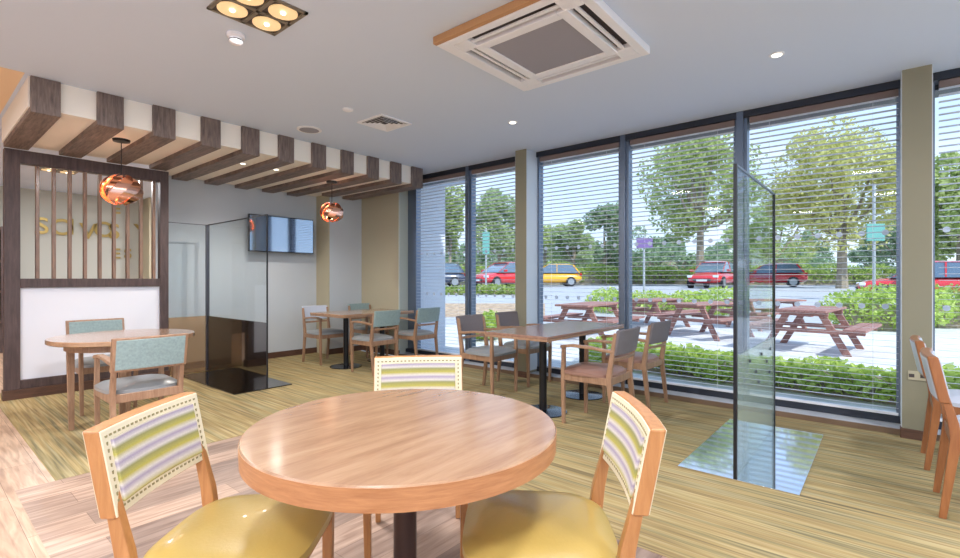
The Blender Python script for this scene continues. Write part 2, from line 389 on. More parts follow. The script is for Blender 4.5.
# windows
bays = [(4.63, 5.94), (3.59, 4.57), (2.295, 3.425), (1.11, 2.235), (-0.10, 1.05), (-1.40, -0.27), (-2.65, -1.46), (-4.1, -2.71)]
allmull = [4.60, 2.265, 1.08, -1.43, -2.68]
for i, y in enumerate(allmull):
    o = MB().box(5.20, 5.34, y - 0.03, y + 0.03, 0.05, H).build('trim_4', M['frame'], bevel=.004); struct(o)
for i, (a, b) in enumerate(bays):
    w = bpy.data.objects.new('window_%d' % (i + 1), None); col.objects.link(w); w['kind'] = 'structure'
    fr = MB().box(5.22, 5.34, a, b, 0.05, 0.11).box(5.20, 5.34, a, b, 2.785, H)
    
    fr.build('window_frame', M['frame_dark'], w, bevel=.004)
    if i == 0: MB().box(5.27, 5.34, 5.76, 5.94, 0.11, 2.785).build('jamb', M['frame'], w, bevel=.004)
    for side in (a, b):
        s0, s1 = (side, side + .03) if side == a else (side - .03, side)
        if i == 0 and side == b: s0, s1 = 5.70, 5.76
        MB().box(5.23, 5.33, s0, s1, 0.11, 2.785).build('jamb', M['frame'], w)
    b2 = 5.70 if i == 0 else b
    MB().box(5.285, 5.291, a + .03, b2 - .03, 0.11, 2.785).build('glass_pane', M['glass'], w)
    d = MB(); y = a + 0.10
    while y < b2 - 0.06:
        for zz in (1.0, 1.62):
            d.add([Vector((5.283, y + 0.024 * math.cos(k * math.tau / 12), zz + 0.024 * math.sin(k * math.tau / 12))) for k in range(12)] +
                  [Vector((5.2845, y + 0.024 * math.cos(k * math.tau / 12), zz + 0.024 * math.sin(k * math.tau / 12))) for k in range(12)],
                  [tuple(range(12)), tuple(range(23, 11, -1))] + [(k, (k + 1) % 12, 12 + (k + 1) % 12, 12 + k) for k in range(12)])
        y += 0.155
    d.build('glazing_dots', M['slat_white'], w)
# venetian blinds, one per bay
blind_where = ['in the far corner window beside the olive wall', 'in the narrow window left of the far pier', 'in the window right of the far pier',
               'in the window left of the tall clear divider', 'in the window behind the tall clear divider', 'in the window right of the near pier']
for i, (a, b) in enumerate(bays):
    if i >= 6: continue
    b2 = 5.69 if i == 0 else b - .035
    bl = thing('venetian_blind', 'white slatted venetian blind lowered open ' + blind_where[i], 'blind', (5.235, (a + b2) / 2, 0), 0, None)
    hw = (b2 - (a + .035)) / 2
    MB().box(-0.03, 0.03, -hw, hw, 2.725, 2.78).build('head_rail', M['headrail'], bl, bevel=.004)
    s = MB(); z = 0.17
    while z < 2.72:
        T = Matrix.Translation((0, 0, z)) @ Matrix.Rotation(R(4), 4, 'Y')
        s.box(-0.0225, 0.0225, -hw, hw, -0.0008, 0.0008, T); z += 0.05
    o = s.build('slats', M['slat_white'], bl)
    MB().box(-0.025, 0.025, -hw, hw, 0.115, 0.135).build('bottom_rail', M['white_plastic'], bl, bevel=.003)
    for cy in (-hw * .7, hw * .7):
        MB().tube([(0, cy, 0.13), (0, cy, 2.74)], 0.0012, 5).build('ladder_cord', M['white_plastic'], bl)
# exterior wing wall seen through the first window
sbox('wall_wing', M['render'], 5.36, 6.10, 5.9, 6.2, -0.1, 3.6)
sbox('roof_edge', M['frame_dark'], XW + .07, XW + 0.3, YMIN, 5.9, H - .1, H + 0.35)

# ------------------------------------------------------------------ pergola canopy
beamX = [(0.655, .84), (1.08, 1.27), (1.495, 1.68), (1.91, 2.09), (2.305, 2.49), (2.71, 2.89), (3.12, 3.305), (3.525, 3.705), (3.925, 4.105), (4.315, 4.50), (4.70, 4.905)]
sof = MB().box(0.645, 4.89, 5.235, 6.82, 2.605, H - .001).box(2.13, 4.44, 6.82, 7.295, 2.605, H - .001).box(4.44, 4.89, 6.82, 6.93, 2.605, H - .001)
o = sof.build('canopy_soffit', M['soffit']); tag(o, 'cream boxed canopy hung from the ceiling, filling between the dark beams', 'canopy')
ordn = ['leftmost', 'second', 'third', 'fourth', 'fifth', 'sixth', 'seventh', 'eighth', 'ninth', 'tenth', 'last']
for i, (a, b) in enumerate(beamX):
    ye = 6.80 if b < 2.1 else (7.29 if b < 4.44 else 6.92)
    o = MB().box(a, b, 5.20, ye, 2.56, H - .002).build('ceiling_beam', M['beam'], bevel=.003)
    lab = {0: 'brown wood ceiling beam at the left end of the canopy', 10: 'brown wood ceiling beam at the window end of the canopy'}.get(i, 'brown wood ceiling beam, %s from the left in the canopy' % ordn[i])
    tag(o, lab, 'beam', 'wood beams of the canopy')

# ------------------------------------------------------------------ slatted screen
sc = thing('partition_screen', 'dark wood framed partition with vertical slats above a white board', 'partition', (0.66, 6.80, 0))
W = 1.46
MB().box(0, 0.12, 0, 0.10, 0.10, 2.555).build('post', M['screen'], sc, bevel=.004)
MB().box(W - .09, W, 0, 0.10, 0.10, 2.555).build('post', M['screen'], sc, bevel=.004)
MB().box(.12, W - .09, 0, 0.10, 2.42, 2.555).build('top_rail', M['screen'], sc, bevel=.004)
MB().box(.12, W - .09, 0, 0.10, 1.14, 1.235).build('middle_rail', M['screen'], sc, bevel=.004)
MB().box(.12, W - .09, 0, 0.10, 0.10, 0.19).build('bottom_rail', M['screen'], sc, bevel=.004)
MB().box(-.01, W + .01, -0.015, 0.115, 0.0, 0.10).build('plinth', M['brown_skirt'], sc, bevel=.004)
MB().box(.12, W - .09, 0.035, 0.06, 0.19, 1.14).build('white_board', M['white_panel'], sc)
for k in range(9):
    x = 0.255 + k * 0.132
    MB().box(x - .015, x + .015, 0.02, 0.08, 1.235, 2.42).build('slat', M['slat'], sc, bevel=.003)
# gold lettering on the far wall
sg = thing('wall_lettering', 'gold raised capital letters on the grey wall seen through the slats', 'sign', (0, YFAR - .03, 0))
def letter(ch, x, z, h, rot=0):
    c = bpy.data.curves.new('letter', 'FONT'); c.body = ch; c.size = h / 0.72; c.extrude = 0.012; c.offset = 0.006
    o = bpy.data.objects.new('letter', c); col.objects.link(o); 
    dg = bpy.context.evaluated_depsgraph_get(); me = bpy.data.meshes.new_from_object(o.evaluated_get(dg))
    bpy.data.objects.remove(o); o = bpy.data.objects.new('letter', me); col.objects.link(o)
    me.materials.clear(); me.materials.append(M['gold'])
    o.parent = sg; o.location = (x, 0, z); o.rotation_euler = (R(90), rot, 0)
for ch, px, y in (('S', 35, 233), ('O', 50, 234), ('I', 68, 234), ('V', 80, 238), ('O', 93, 236), ('S', 108, 238), ('E', 112, 213), ('E', 112, 258), ('S', 124, 258), ('Y', 134, 238)):
    a = (px - 480) / 484; t = (YFAR - .03) / (FW[1] + a * RT[1])
    letter(ch, (FW[0] + a * RT[0]) * t, CAMH + (279 - y) / 484 * t, 0.30 if y in (233, 234, 238, 236) else .2)
# far room pieces
sbox('wall_pier', M['olive'], 3.15, 3.45, 11.2, YFAR, 0, H)
o = MB().box(0, .3, 0, .04, 0, 1.1).build('picture', M['frame_dark'], None); o.location = (3.5, YFAR - .06, 1.25); tag(o, 'tall dark panel on the far wall, glimpsed behind the last slats', 'wall panel')
sh = thing('bar_shelf', 'dark shelving unit with bottles, glimpsed left of the slatted partition', 'shelf', (-0.9, 11.2, 0))
MB().box(0, 2.0, .05, .5, 0, .5).box(0, .05, 0, .5, .5, 2.1).box(1.95, 2.0, 0, .5, .5, 2.1).box(0, 2, .45, .5, .5, 2.1).build('carcass', M['screen'], sh)
for z in (.5, 1.0, 1.5, 2.05): MB().box(.05, 1.95, .02, .45, z, z + .04).build('shelf_board', M['slat'], sh)
# ------------------------------------------------------------------ television
tv = thing('television', 'wall mounted flat television with glossy screen on the pale grey wall', 'television', (3.76, 7.12, 1.91))
MB().box(-.52, .52, -0.02, 0.02, -.275, .275).build('screen_panel', M['black_gloss'], tv, bevel=.006)
o = MB().box(-.505, .505, -0.0235, -0.02, -.26, .26).build('screen', mat('glossy_tv_screen', (176, 188, 204), 0.06, metal=0.95), tv)
MB().box(-.35, .35, 0.02, .10, -.2, .18).build('rear_housing', M['dark_slot'], tv, bevel=.01)
MB().box(-.12, .12, .10, .1795, -.12, .12).build('wall_bracket', M['black'], tv)

# ------------------------------------------------------------------ dividers
dv = thing('divider_screen', 'clear divider screen with black lower panel on a black floor plate', 'divider', (2.61, 6.1, 0))
MB().box(-.36, .30, -.82, .75, 0.003, 0.013).build('floor_plate', M['black_gloss'], dv, bevel=.002)
MB().box(-.006, .006, -.82, .80, .013, .742).build('lower_panel', M['black_gloss'], dv)
MB().box(-.004, .004, -.82, .80, .742, 1.94).build('clear_panel', M['clear'], dv)
MB().box(-.007, .007, -.832, -.82, .013, 1.95).build('front_edge', M['dark_edge'], dv)
MB().box(-.02, .02, .80, .83, .013, 1.95).build('corner_post', M['grey_edge'], dv)
MB().box(-.007, .007, -.82, .80, 1.94, 1.952).build('top_edge', M['dark_edge'], dv)
MB().box(-.46, -.02, .81, .818, .742, 1.94).build('side_clear_panel', M['clear'], dv)
MB().box(-.46, -.02, .81, .818, .013, .742).build('side_tinted_panel', M['bronze'], dv)
MB().box(-.46, -.02, .808, .82, 1.94, 1.95).build('side_top_edge', M['grey_edge'], dv)

dr = thing('divider_screen', 'tall clear divider with frosted lower half standing on a shiny metal plate by the window', 'divider', (3.95, 0.70, 0))
MB().box(-.70, .68, -.33, .34, 0.003, 0.012).build('floor_plate', M['plate'], dr, bevel=.002)
MB().box(-.68, .63, -.004, .004, .757, 1.92).build('clear_panel', M['clear'], dr)
MB().box(-.68, .63, -.005, .005, .012, .757).build('frosted_panel', M['frosted'], dr)
MB().box(-.700, -.68, -.010, .010, .012, 1.93).build('front_edge', M['dark_edge'], dr)
MB().box(.63, .642, -.010, .010, .012, 1.93).build('rear_edge', M['dark_edge'], dr)
MB().box(-.68, .63, -.007, .007, 1.92, 1.932).build('top_edge', M['frame'], dr)
for x, z in ((-.3, .68), (.1, .68), (.45, .68), (-.1, .58), (.3, .60), (.0, .49), (.42, .5)):
    MB().tube([(x, -.010, z), (x, .010, z)], .012, 10).build('fixing_stud', M['frame_dark'], dr)

# ------------------------------------------------------------------ tables
def round_top(r, z0, z1, n=72):
    e = .006
    return MB().lathe([(r - e, z0), (r, z0 + e), (r, z1 - e), (r - e, z1)], n=n, caps=True)
rt = thing('round_table', 'round oak topped table on a dark pedestal in the foreground', 'table', (1.066, 1.215, 0))
MB().lathe([(.493, .752), (.489, .757)], n=96).build('tabletop', M['tabletop'], rt)
MB().lathe([(.478, .688), (.492, .694), (.494, .752)], n=96).build('edge_band', M['tabletop_edge'], rt)
MB().lathe([(.038, .03), (.038, .68), (.12, .682), (.12, .688)], n=28).build('pedestal', M['pedestal'], rt)
MB().lathe([(.27, .0), (.27, .012), (.06, .03), (.04, .032)], n=48).build('base_plate', M['pedestal'], rt)

lt = thing('round_table', 'round wooden table with straight legs in front of the white partition board', 'table', (1.22, 4.96, 0))
MB().lathe([(.50, .716), (.51, .722), (.51, .75), (.505, .755)], n=72).build('tabletop', M['tabletop'], lt)
MB().lathe([(.40, .66), (.40, .716)], n=40).build('apron', M['chair_mid'], lt)
for k in range(4):
    an = R(163 + 90 * k); x, y = .36 * math.cos(an), .36 * math.sin(an)
    MB().bar([(x * .98, y * .98, 0.002), (x, y, .70)], [(.035, .035), (.05, .05)]).build('leg', M['chair_mid'], lt, bevel=.004)

def rect_table(loc, sx, sy, poles, label, topm):
    t = thing('rectangular_table', label, 'table', loc)
    MB().box(-sx / 2, sx / 2, -sy / 2, sy / 2, .735, .758).build('tabletop', topm, t, bevel=.004)
    MB().box(-sx / 2 + .002, sx / 2 - .002, -sy / 2 + .002, sy / 2 - .002, .715, .735).build('edge_band', M['chair_mid'], t, bevel=.003)
    for px, py in poles:
        MB().lathe([(.035, .02), (.035, .70)], (px, py, 0), 20).build('pedestal', M['black'], t)
        MB().lathe([(.22, .003), (.22, .012), (.05, .022), (.036, .024)], (px, py, 0), 36).build('base_plate', M['base_blue'], t)
        MB().box(px - .15, px + .15, py - .15, py + .15, .70, .715).build('top_bracket', M['black'], t)
    return t
rect_table((4.11, 2.43, 0), 1.50, .66, [(-.30, 0), (.50, .02)], 'rectangular brown table on two black pedestals beside the windows', M['tabletop_dark'])
rect_table((4.32, 5.83, 0), 1.24, .80, [(-.32, -.03), (.34, .0)], 'rectangular oak table in the far corner under the copper pendant', M['tabletop'])

# ------------------------------------------------------------------ chairs
def curved_slab(w, z0, z1, y0, y1, th, curve=.02, n=12, nz=3, r=0):
    """slab spanning x -w/2..w/2, bottom at y0, top at y1 (lean), bowed backwards in the middle"""
    rings = []
    for i in range(n + 1):
        u = -1 + 2 * i / n; x = u * w / 2; bow = -curve * (1 - u * u)
        ring = []
        for j in range(nz + 1):
            k = j / nz; ring.append(Vector((x, y0 + (y1 - y0) * k + bow + th / 2, z0 + (z1 - z0) * k)))
        for j in range(nz, -1, -1):
            k = j / nz; ring.append(Vector((x, y0 + (y1 - y0) * k + bow - th / 2, z0 + (z1 - z0) * k)))
        rings.append(ring)
    return MB().loft(rings)

def cushion(w, d, z0, z1, yc=0, crown=.02, wf=None):
    n = 14; vs = []; fs = []
    wf = wf or w
    def P(u, v, top):
        e = 4.0
        rr = max(abs(u), abs(v))
        # squircle
        l = (abs(u) ** e + abs(v) ** e) ** (1 / e) if rr > 0 else 1
        s = rr / l if l else 1
        uu, vv = u * s, v * s
        ww = w + (wf - w) * (vv * .5 + .5)
        edge = max(0, 1 - rr ** 6) ** .5
        if top: z = z1 - (z1 - z0) * .45 * (1 - edge) + crown * (1 - rr ** 2)
        else: z = z0
        return Vector((uu * ww / 2, yc + vv * d / 2, z))
    rows = n + 1
    for top in (1, 0):
        for i in range(rows):
            for j in range(rows):
                vs.append(P(-1 + 2 * i / n, -1 + 2 * j / n, top))
    N = rows * rows
    for i in range(n):
        for j in range(n):
            a = i * rows + j
            fs.append((a, a + rows, a + rows + 1, a + 1)); fs.append((N + a, N + a + 1, N + a + rows + 1, N + a + rows))
    for k in range(n):
        for (a, b) in ((k, k + 1), ((n) * rows + k + 1, (n) * rows + k), ((k + 1) * rows, k * rows), (k * rows + n, (k + 1) * rows + n)):
            fs.append((a, b, N + b, N + a))
    return MB().add(vs, fs)

def make_chair(label, wm, seatm, padm, style='panel', arms=False, group=None, w=.44, trim=False):
    c = thing('dining_chair', label, 'chair', (0, 0, 0), 0, group)
    hw = w / 2 - .018
    for s in (-1, 1):
        x = s * hw
        # rear leg + back post
        MB().bar([(x, -.255, .002), (x, -.205, .42), (x, -.215, .50), (x * 1.0, -.262, .70 if style == 'panel' else .80)],
                 [(.026, .030), (.032, .045), (.032, .042), (.026, .026)]).build('leg', wm, c, bevel=.004)
        topz = .655 if arms else .44
        MB().bar([(x * .97, .205, .002), (x, .205, .40), (x, .200, topz)], [(.026, .028), (.034, .036), (.028, .032)]).build('leg', wm, c, bevel=.004)
        if arms:
            pts = [(x, .225, .655), (x, .12, .672), (x, -.05, .668), (x, -.17, .655), (x * .99, -.245, .65)]
            r = []
            for p in pts:
                p = Vector(p); r.append([p + Vector((a * .022, 0, b * .012)) for a, b in ((-1, -1), (1, -1), (1, 1), (-1, 1))])
            MB().loft(r).build('armrest', wm, c, bevel=.005)
    fr = MB()
    fr.box(-hw, hw, .185, .215, .375, .435); fr.box(-hw, hw, -.222, -.192, .375, .435)
    fr.box(-hw - .013, -hw + .010, -.2, .2, .375, .435); fr.box(hw - .010, hw + .013, -.2, .2, .375, .435)
    fr.build('seat_frame', wm, c, bevel=.004)
    cushion(w, .46, .432, .475, .015, .022, wf=w + .04).build('seat_cushion', seatm, c)
    if style == 'panel':
        W = w + .01; z0, z1, y0, y1 = .595, .83, -.245, -.292
        curve = .018
        k = lambda z: y0 + (y1 - y0) * (z - z0) / (z1 - z0)
        curved_slab(W, z0, z1, y0, y1, .044, curve).build('back_frame', wm, c, bevel=.007, seg=3)
        ins = .014
        if trim:
            curved_slab(W - .008, z0 + .004, z1 - .004, k(z0 + .004), k(z1 - .004), .048, curve * (1 - .008 / W)).build('edge_trim', M['cream_trim'], c, bevel=.002)  # cream trim, widened to paint in the frame's pale reflection
            ins = .032
        curved_slab(W - 2 * ins - .012, z0 + ins, z1 - ins, k(z0 + ins), k(z1 - ins), .055, curve * .9).build('back_pad', padm, c, bevel=.005, seg=3)
        if trim:
            hw2 = W / 2 - .022; za, zb = z0 + .022, z1 - .022
            pts = [(-hw2 + 2 * hw2 * q / 21, zz) for zz in (za, zb) for q in range(22)] + [(xx, za + (zb - za) * q / 10) for xx in (-hw2, hw2) for q in range(1, 10)]
            for sy in (-1, 1):
                st = MB()
                for x_, z_ in pts:
                    yy = k(z_) - curve * (1 - (2 * x_ / W) ** 2) + sy * .0235
                    hx, hz = (.005, .003) if z_ in (za, zb) else (.003, .005)
                    st.box(x_ - hx, x_ + hx, yy - .0022, yy + .0022, z_ - hz, z_ + hz)
                st.build('stitching', M['stitch'], c)
    else:
        o = curved_slab(w - .02, .62, .825, -.245, -.285, .035, .022).build('backrest', padm, c, bevel=.01, seg=3)
        curved_slab(w - .05, .575, .60, -.238, -.243, .02, .018).build('back_rail', wm, c, bevel=.003)
    return c

front = 'honey wood chairs around the foreground table'
cA = make_chair('honey wood chair with striped back and mustard seat, left of the foreground round table', M['chair_gold'], M['yellow_vinyl'], M['stripe'], group=front, trim=True)
def put(c, x, y, facing, label=None, group=None):
    """facing: direction the sitter looks, degrees counterclockwise from +X"""
    c.location = (x, y, 0.0); c.rotation_euler = (0, 0, R(facing - 90))
    if label: c['label'] = label
    if group: c['group'] = group
    return c
def at_back(c, bx, by, facing, label=None, group=None):
    """place by the middle of the backrest top"""
    a = R(facing); return put(c, bx + .285 * math.cos(a), by + .285 * math.sin(a), facing, label, group)
at_back(cA, .492, 1.745, -49.5)
at_back(copy_tree(cA), 1.468, .603, 127, 'honey wood chair with striped back and mustard seat, right of the foreground round table', front)
at_back(copy_tree(cA), 1.715, 1.85, 226, 'honey wood chair behind the foreground round table, back rising over the tabletop', front)
# blue-grey armchairs at the left table
cL = make_chair('light wood armchair with pale teal back, seen from behind at the left round table', M['chair_mid'], M['grey_seat'], M['blue_fabric'], arms=True, w=.45, group='armchairs at the left round table')
put(cL, 1.13, 4.255, 90)
put(copy_tree(cL), 1.235, 5.72, 270, 'light wood armchair with pale teal back, between the left round table and the white board')
# window table chairs
g1 = 'armchairs at the window table'
cW = make_chair('brown armchair with grey fabric back, left end of the window table facing the room', M['chair_mid'], M['grey_seat'], M['grey_fabric'], style='pad', arms=True, w=.46, group=g1)
put(cW, 4.10, 3.30, 270)
put(copy_tree(cW), 4.79, 3.30, 266, 'grey backed armchair in front of the far window pier, behind the window table')
cV = make_chair('brown armchair with brown vinyl seat, nearest the camera at the window table', M['chair_mid'], M['brown_vinyl'], M['grey_fabric'], style='pad', arms=True, w=.46, group=g1)
put(cV, 3.83, 1.90, 91)
put(copy_tree(cV), 4.68, 1.93, 88, 'brown armchair with brown seat at the window table, right beside the glass')
# corner table chairs
g2 = 'armchairs at the far corner table'
cC = make_chair('light wood armchair with pale back at the corner table, nearest the grey wall', M['chair_mid'], M['grey_seat'], M['lilac_vinyl'], style='pad', arms=True, w=.44, group=g2)
put(cC, 4.02, 6.36, 270)
cD = make_chair('light wood armchair with teal back, behind the corner table in front of the olive wall', M['chair_mid'], M['grey_seat'], M['blue_fabric'], style='pad', arms=True, w=.44, group=g2)
put(cD, 4.84, 6.38, 270)
put(copy_tree(cD), 4.02, 5.20, 90, 'light wood armchair with teal back, near side of the corner table at its left')
put(copy_tree(cD), 4.78, 5.22, 90, 'light wood armchair with teal back, near side of the corner table beside the window')
# right edge chairs
g3 = 'reddish chairs cut by the right edge'
cR = make_chair('reddish wood chair with pale blue back at the right edge, nearer the camera', M['chair_red'], M['lilac_vinyl'], M['lilac_vinyl'], w=.43, group=g3)
put(cR, 3.63, -.48, 270)
put(copy_tree(cR), 4.43, -.46, 270, 'reddish wood chair with pale blue back at the right edge, nearer the window')

# ------------------------------------------------------------------ pendants
def pendant(x, y, z, r, label, bz=2.605):
    p = thing('pendant_lamp', label, 'lamp', (x, y, z), 0, 'copper pendants under the canopy')
    # ribbon-like copper bands wound round a glass globe
    s = MB()
    for k in range(9):
        a0 = k * math.tau / 9; rings = []
        for i in range(17):
            f = i / 16; el = R(-72 + 150 * f); tw = a0 + 1.9 * f; hw = (.36 * math.sin(math.pi * (0.12 + .84 * f)) + .03)
            rr = r * (1.0 + (.02 if k % 2 else -.03)); ring = []
            for q, dr in ((-hw, 0), (hw, 0.0), (hw, -.004), (-hw, -.004)):
                R0 = rr + dr + .10 * r * q; ring.append(Vector((R0 * math.cos(el) * math.cos(tw + q), R0 * math.cos(el) * math.sin(tw + q), .88 * R0 * math.sin(el))))
            rings.append(ring)
        s.loft(rings)
    s.build('copper_shade', M['copper'], p)
    prof = [(max(.002, r * .22 * math.cos(R(e))), r * .22 * math.sin(R(e)) - r * .05) for e in range(-90, 91, 15)]
    MB().lathe(prof, n=16).build('bulb', M['bulb'], p)
    top = bz - z
    MB().tube([(0, 0, .1 * r), (0, 0, top - .01)], .004, 8).build('cable', M['black'], p)
    MB().lathe([(.006, top - .035), (.07, top - .022), (.075, top)], n=28).build('ceiling_rose', M['black'], p)
    l = bpy.data.lights.new('bulb_light', 'POINT'); l.energy = 4; l.color = (1, .72, .46); l.shadow_soft_size = .05
    lo = bpy.data.objects.new('bulb_light', l); lo.location = (x, y, z - r * .45); col.objects.link(lo)
pendant(1.39, 5.78, 2.11, .172, 'copper globe pendant lamp hanging in front of the slatted partition')
pendant(3.76, 5.78, 2.14, .155, 'smaller looking copper globe pendant over the far corner table', 2.56)

# ------------------------------------------------------------------ ceiling fittings
def quad_lamp(x0, x1, y0, y1, label, energy):
    q = thing('ceiling_spotlight', label, 'lamp', ((x0 + x1) / 2, (y0 + y1) / 2, H), 0)
    a = (x1 - x0) / 2; b = (y1 - y0) / 2; e = .02
    f = MB().box(-a, a, -b, -b + e, -.012, 0).box(-a, a, b - e, b, -.012, 0).box(-a, -a + e, -b, b, -.012, 0).box(a - e, a, -b, b, -.012, 0).box(-.012, .012, -b, b, -.012, 0).box(-a, a, -.012, .012, -.012, 0)
    f.build('trim_frame', M['lamp_ring'], q)
    MB().box(-a + e, a - e, -b + e, b - e, -.003, 0).build('dark_recess', M['dark_slot'], q)
    for sx in (-.5, .5):
        for sy in (-.5, .5):
            d = MB(); d.lathe([(.083, -.004), (.083, -.012), (.070, -.014), (.03, -.008)], (a * sx, b * sy, 0), 28).build('reflector', M['lamp_face'], q)
            MB().lathe([(.016, -.010), (.014, -.018)], (a * sx, b * sy, 0), 14).build('bulb', M['lamp_core'], q)
    l = bpy.data.lights.new('spot_light', 'AREA'); l.shape = 'SQUARE'; l.size = .35; l.energy = energy; l.color = (.97, .97, 1)
    lo = bpy.data.objects.new('spot_light', l); lo.location = ((x0 + x1) / 2, (y0 + y1) / 2, H - .03); col.objects.link(lo)
    return q
EN = 60
quad_lamp(1.165, 1.585, 2.69, 3.10, 'square recessed ceiling light with four glowing lamps', EN)
for i, (x, y) in enumerate(((-1.2, 3.0), (1.4, 0.2), (-1.2, 0.0), (1.4, -2.6), (-1.2, -2.8), (-3.2, 1.5), (3.6, -2.6), (-1.5, 6.5), (1.5, 9.4), (4.0, 9.6))):  # unseen ceiling lights added to even out the room's light
    quad_lamp(x - .21, x + .21, y - .205, y + .205, ['square four lamp ceiling light further into the room, out of the picture'][0], EN * (.45 if abs(x - 1.4) < .01 and abs(y) < 1 else 1.1))['group'] = 'four lamp lights out of the picture'
def downlight(x, y, z, label, e=6, r=.035, grp=None):
    o = thing('downlight', label, 'lamp', (x, y, z), 0, grp)
    MB().lathe([(r * 1.4, 0), (r * 1.4, -.004), (r, -.006)], n=24).build('trim_ring', M['white_plastic'], o)
    MB().lathe([(r, -.004), (r * .9, -.009)], n=20).build('lamp_lens', M['lamp_core'], o)
    l = bpy.data.lights.new('down_light', 'SPOT'); l.energy = e; l.spot_size = R(150); l.spot_blend = .6; l.color = (1, .93, .84); l.shadow_soft_size = .03
    lo = bpy.data.objects.new('down_light', l); lo.location = (x, y, z - .02); col.objects.link(lo)
downlight(4.05, 2.95, H, 'small round recessed downlight near the far window pier', 12)
downlight(4.05, .60, H, 'small round recessed downlight above the tall clear divider', 12)
downlight(2.60, 5.85, 2.605, 'small warm downlight in the canopy soffit, left one', 60, .03)
downlight(3.01, 5.85, 2.605, 'small warm downlight in the canopy soffit, right one', 60, .03)
# AC cassette
ac = thing('air_conditioner', 'white square ceiling air conditioning cassette with grey centre grille', 'air conditioner', (2.83, 1.77, H))
z0 = -.055
MB().box(-.47, .47, -.47, .47, -.02, 0).build('casing', M['dark_slot'], ac)
def ring(m, ro, ri, za, zb):
    m.box(-ro, ro, -ro, -ri, za, zb).box(-ro, ro, ri, ro, za, zb).box(-ro, -ri, -ri, ri, za, zb).box(ri, ro, -ri, ri, za, zb); return m
s = MB()
# four corner blocks and bars between slots
s2 = ring(MB(), .515, .455, z0, -.001)
for sx in (-1, 1):
    for sy in (-1, 1):
        x0, x1 = sorted((sx * .33, sx * .455)); y0, y1 = sorted((sy * .33, sy * .455)); s2.box(x0, x1, y0, y1, z0, -.001)
s2.build('panel_frame', M['white_plastic'], ac, bevel=.006)
ring(MB(), .355, .285, z0 - .006, -.02).build('grille_surround', M['white_plastic'], ac, bevel=.006)
o = MB().box(-.285, .285, -.285, .285, z0 + .004, -.02).build('intake_grille', M['grille'], ac)
for k in range(4):
    T = Matrix.Rotation(R(90 * k), 4, 'Z')
    MB().box(-.33, .33, .385, .41, z0 + .006, z0 + .016, T @ Matrix.Rotation(0, 4, 'X')).build('air_vane', M['white_plastic'], ac)
MB().box(-.55, -.517, -.515, .55, -.05, -.001).build('side_trim', M['ac_wood'], ac, bevel=.003)
MB().box(-.515, .515, .517, .55, -.05, -.001).build('side_trim', M['white_plastic'], ac, bevel=.003)
# diffuser vent
vn = thing('ceiling_vent', 'square white ceiling air diffuser near the canopy', 'vent', (3.21, 3.98, H))
ring(MB(), .20, .17, -.012, 0).build('frame', M['white_plastic'], vn, bevel=.003)
MB().box(-.17, .17, -.17, .17, -.003, 0).build('backing', M['dark_slot'], vn)
for ri in (.14, .105, .07, .035):
    m = MB()
    for k in range(4):
        T = Matrix.Rotation(R(90 * k), 4, 'Z')
        m.add([T @ Vector(v) for v in ((-ri - .02, ri + .02, -.014), (ri + .02, ri + .02, -.014), (ri, ri, -.004), (-ri, ri, -.004),
              (-ri - .02, ri + .022, -.012), (ri + .02, ri + .022, -.012), (ri, ri + .002, -.002), (-ri, ri + .002, -.002))],
              [(0, 1, 2, 3), (7, 6, 5, 4), (0, 4, 5, 1), (1, 5, 6, 2), (2, 6, 7, 3), (3, 7, 4, 0)])
    m.build('vane', M['white_plastic'], vn)
sp = thing('ceiling_speaker', 'round flat white speaker grille in the ceiling beside the canopy', 'speaker', (2.83, 4.78, H))
MB().lathe([(.13, 0), (.13, -.008), (.112, -.012)], n=36).build('rim', M['white_plastic'], sp)
MB().lathe([(.112, -.006), (.10, -.013), (.01, -.016)], n=36).build('grille', M['grille'], sp)
dt = thing('smoke_detector', 'small round detector on the ceiling next to the four lamp light', 'detector', (1.42, 3.30, H))
MB().lathe([(.055, 0), (.055, -.018), (.045, -.026)], n=30).build('base', M['white_plastic'], dt)
MB().lathe([(.040, -.026), (.042, -.05), (.03, -.062), (.008, -.066)], n=30).build('sensor_head', M['white_plastic'], dt)
MB().lathe([(.0405, -.034), (.0425, -.044)], n=30).build('vent_band', M['dark_slot'], dt)
o = MB().lathe([(.05, 0), (.05, -.012), (.03, -.022), (.006, -.025)], n=28).build('motion_sensor', M['white_plastic']); o.location = (2.73, 3.93, H + .002); tag(o, 'small white dome sensor on the ceiling beside the square vent', 'sensor')
# socket on the pier
so = thing('power_socket', 'double power socket plate low on the near olive pier', 'socket', (4.985, -.185, .49))
MB().box(-.008, 0, -.06, .05, -.035, .035).build('face_plate', M['olive'], so, bevel=.002)
for y in (-.035, .03): MB().box(-.0095, -.008, y - .016, y + .016, -.014, .012).build('socket_hole', M['dark_slot'], so)

# ------------------------------------------------------------------ outside
def terrain_z(q):
    pts = [(0, -.06), (13.5, -.06), (15.0, .06), (16.2, .27), (17.5, .42), (19.5, .5), (24, .74), (200, 1.0)]
    for (a, za), (b, zb) in zip(pts, pts[1:]):
        if q <= b: return za + (zb - za) * max(0, q - a) / (b - a)
    return 1.0
def strip(name, qs, m):
    mb = MB(); N = 24; vs = []; fs = []
    for q in qs:
        for i in range(N + 1):
            sdn = (-70 + 160 * i / N)
            p = Vector((FW[0] * q + RT[0] * sdn, FW[1] * q + RT[1] * sdn, terrain_z(q)))
            vs.append(p)
    n = N + 1
    for a in range(len(qs) - 1):
        for i in range(N): fs.append((a * n + i, a * n + i + 1, a * n + n + i + 1, a * n + n + i))
    mb.add(vs, fs); return struct(mb.build(name, m))
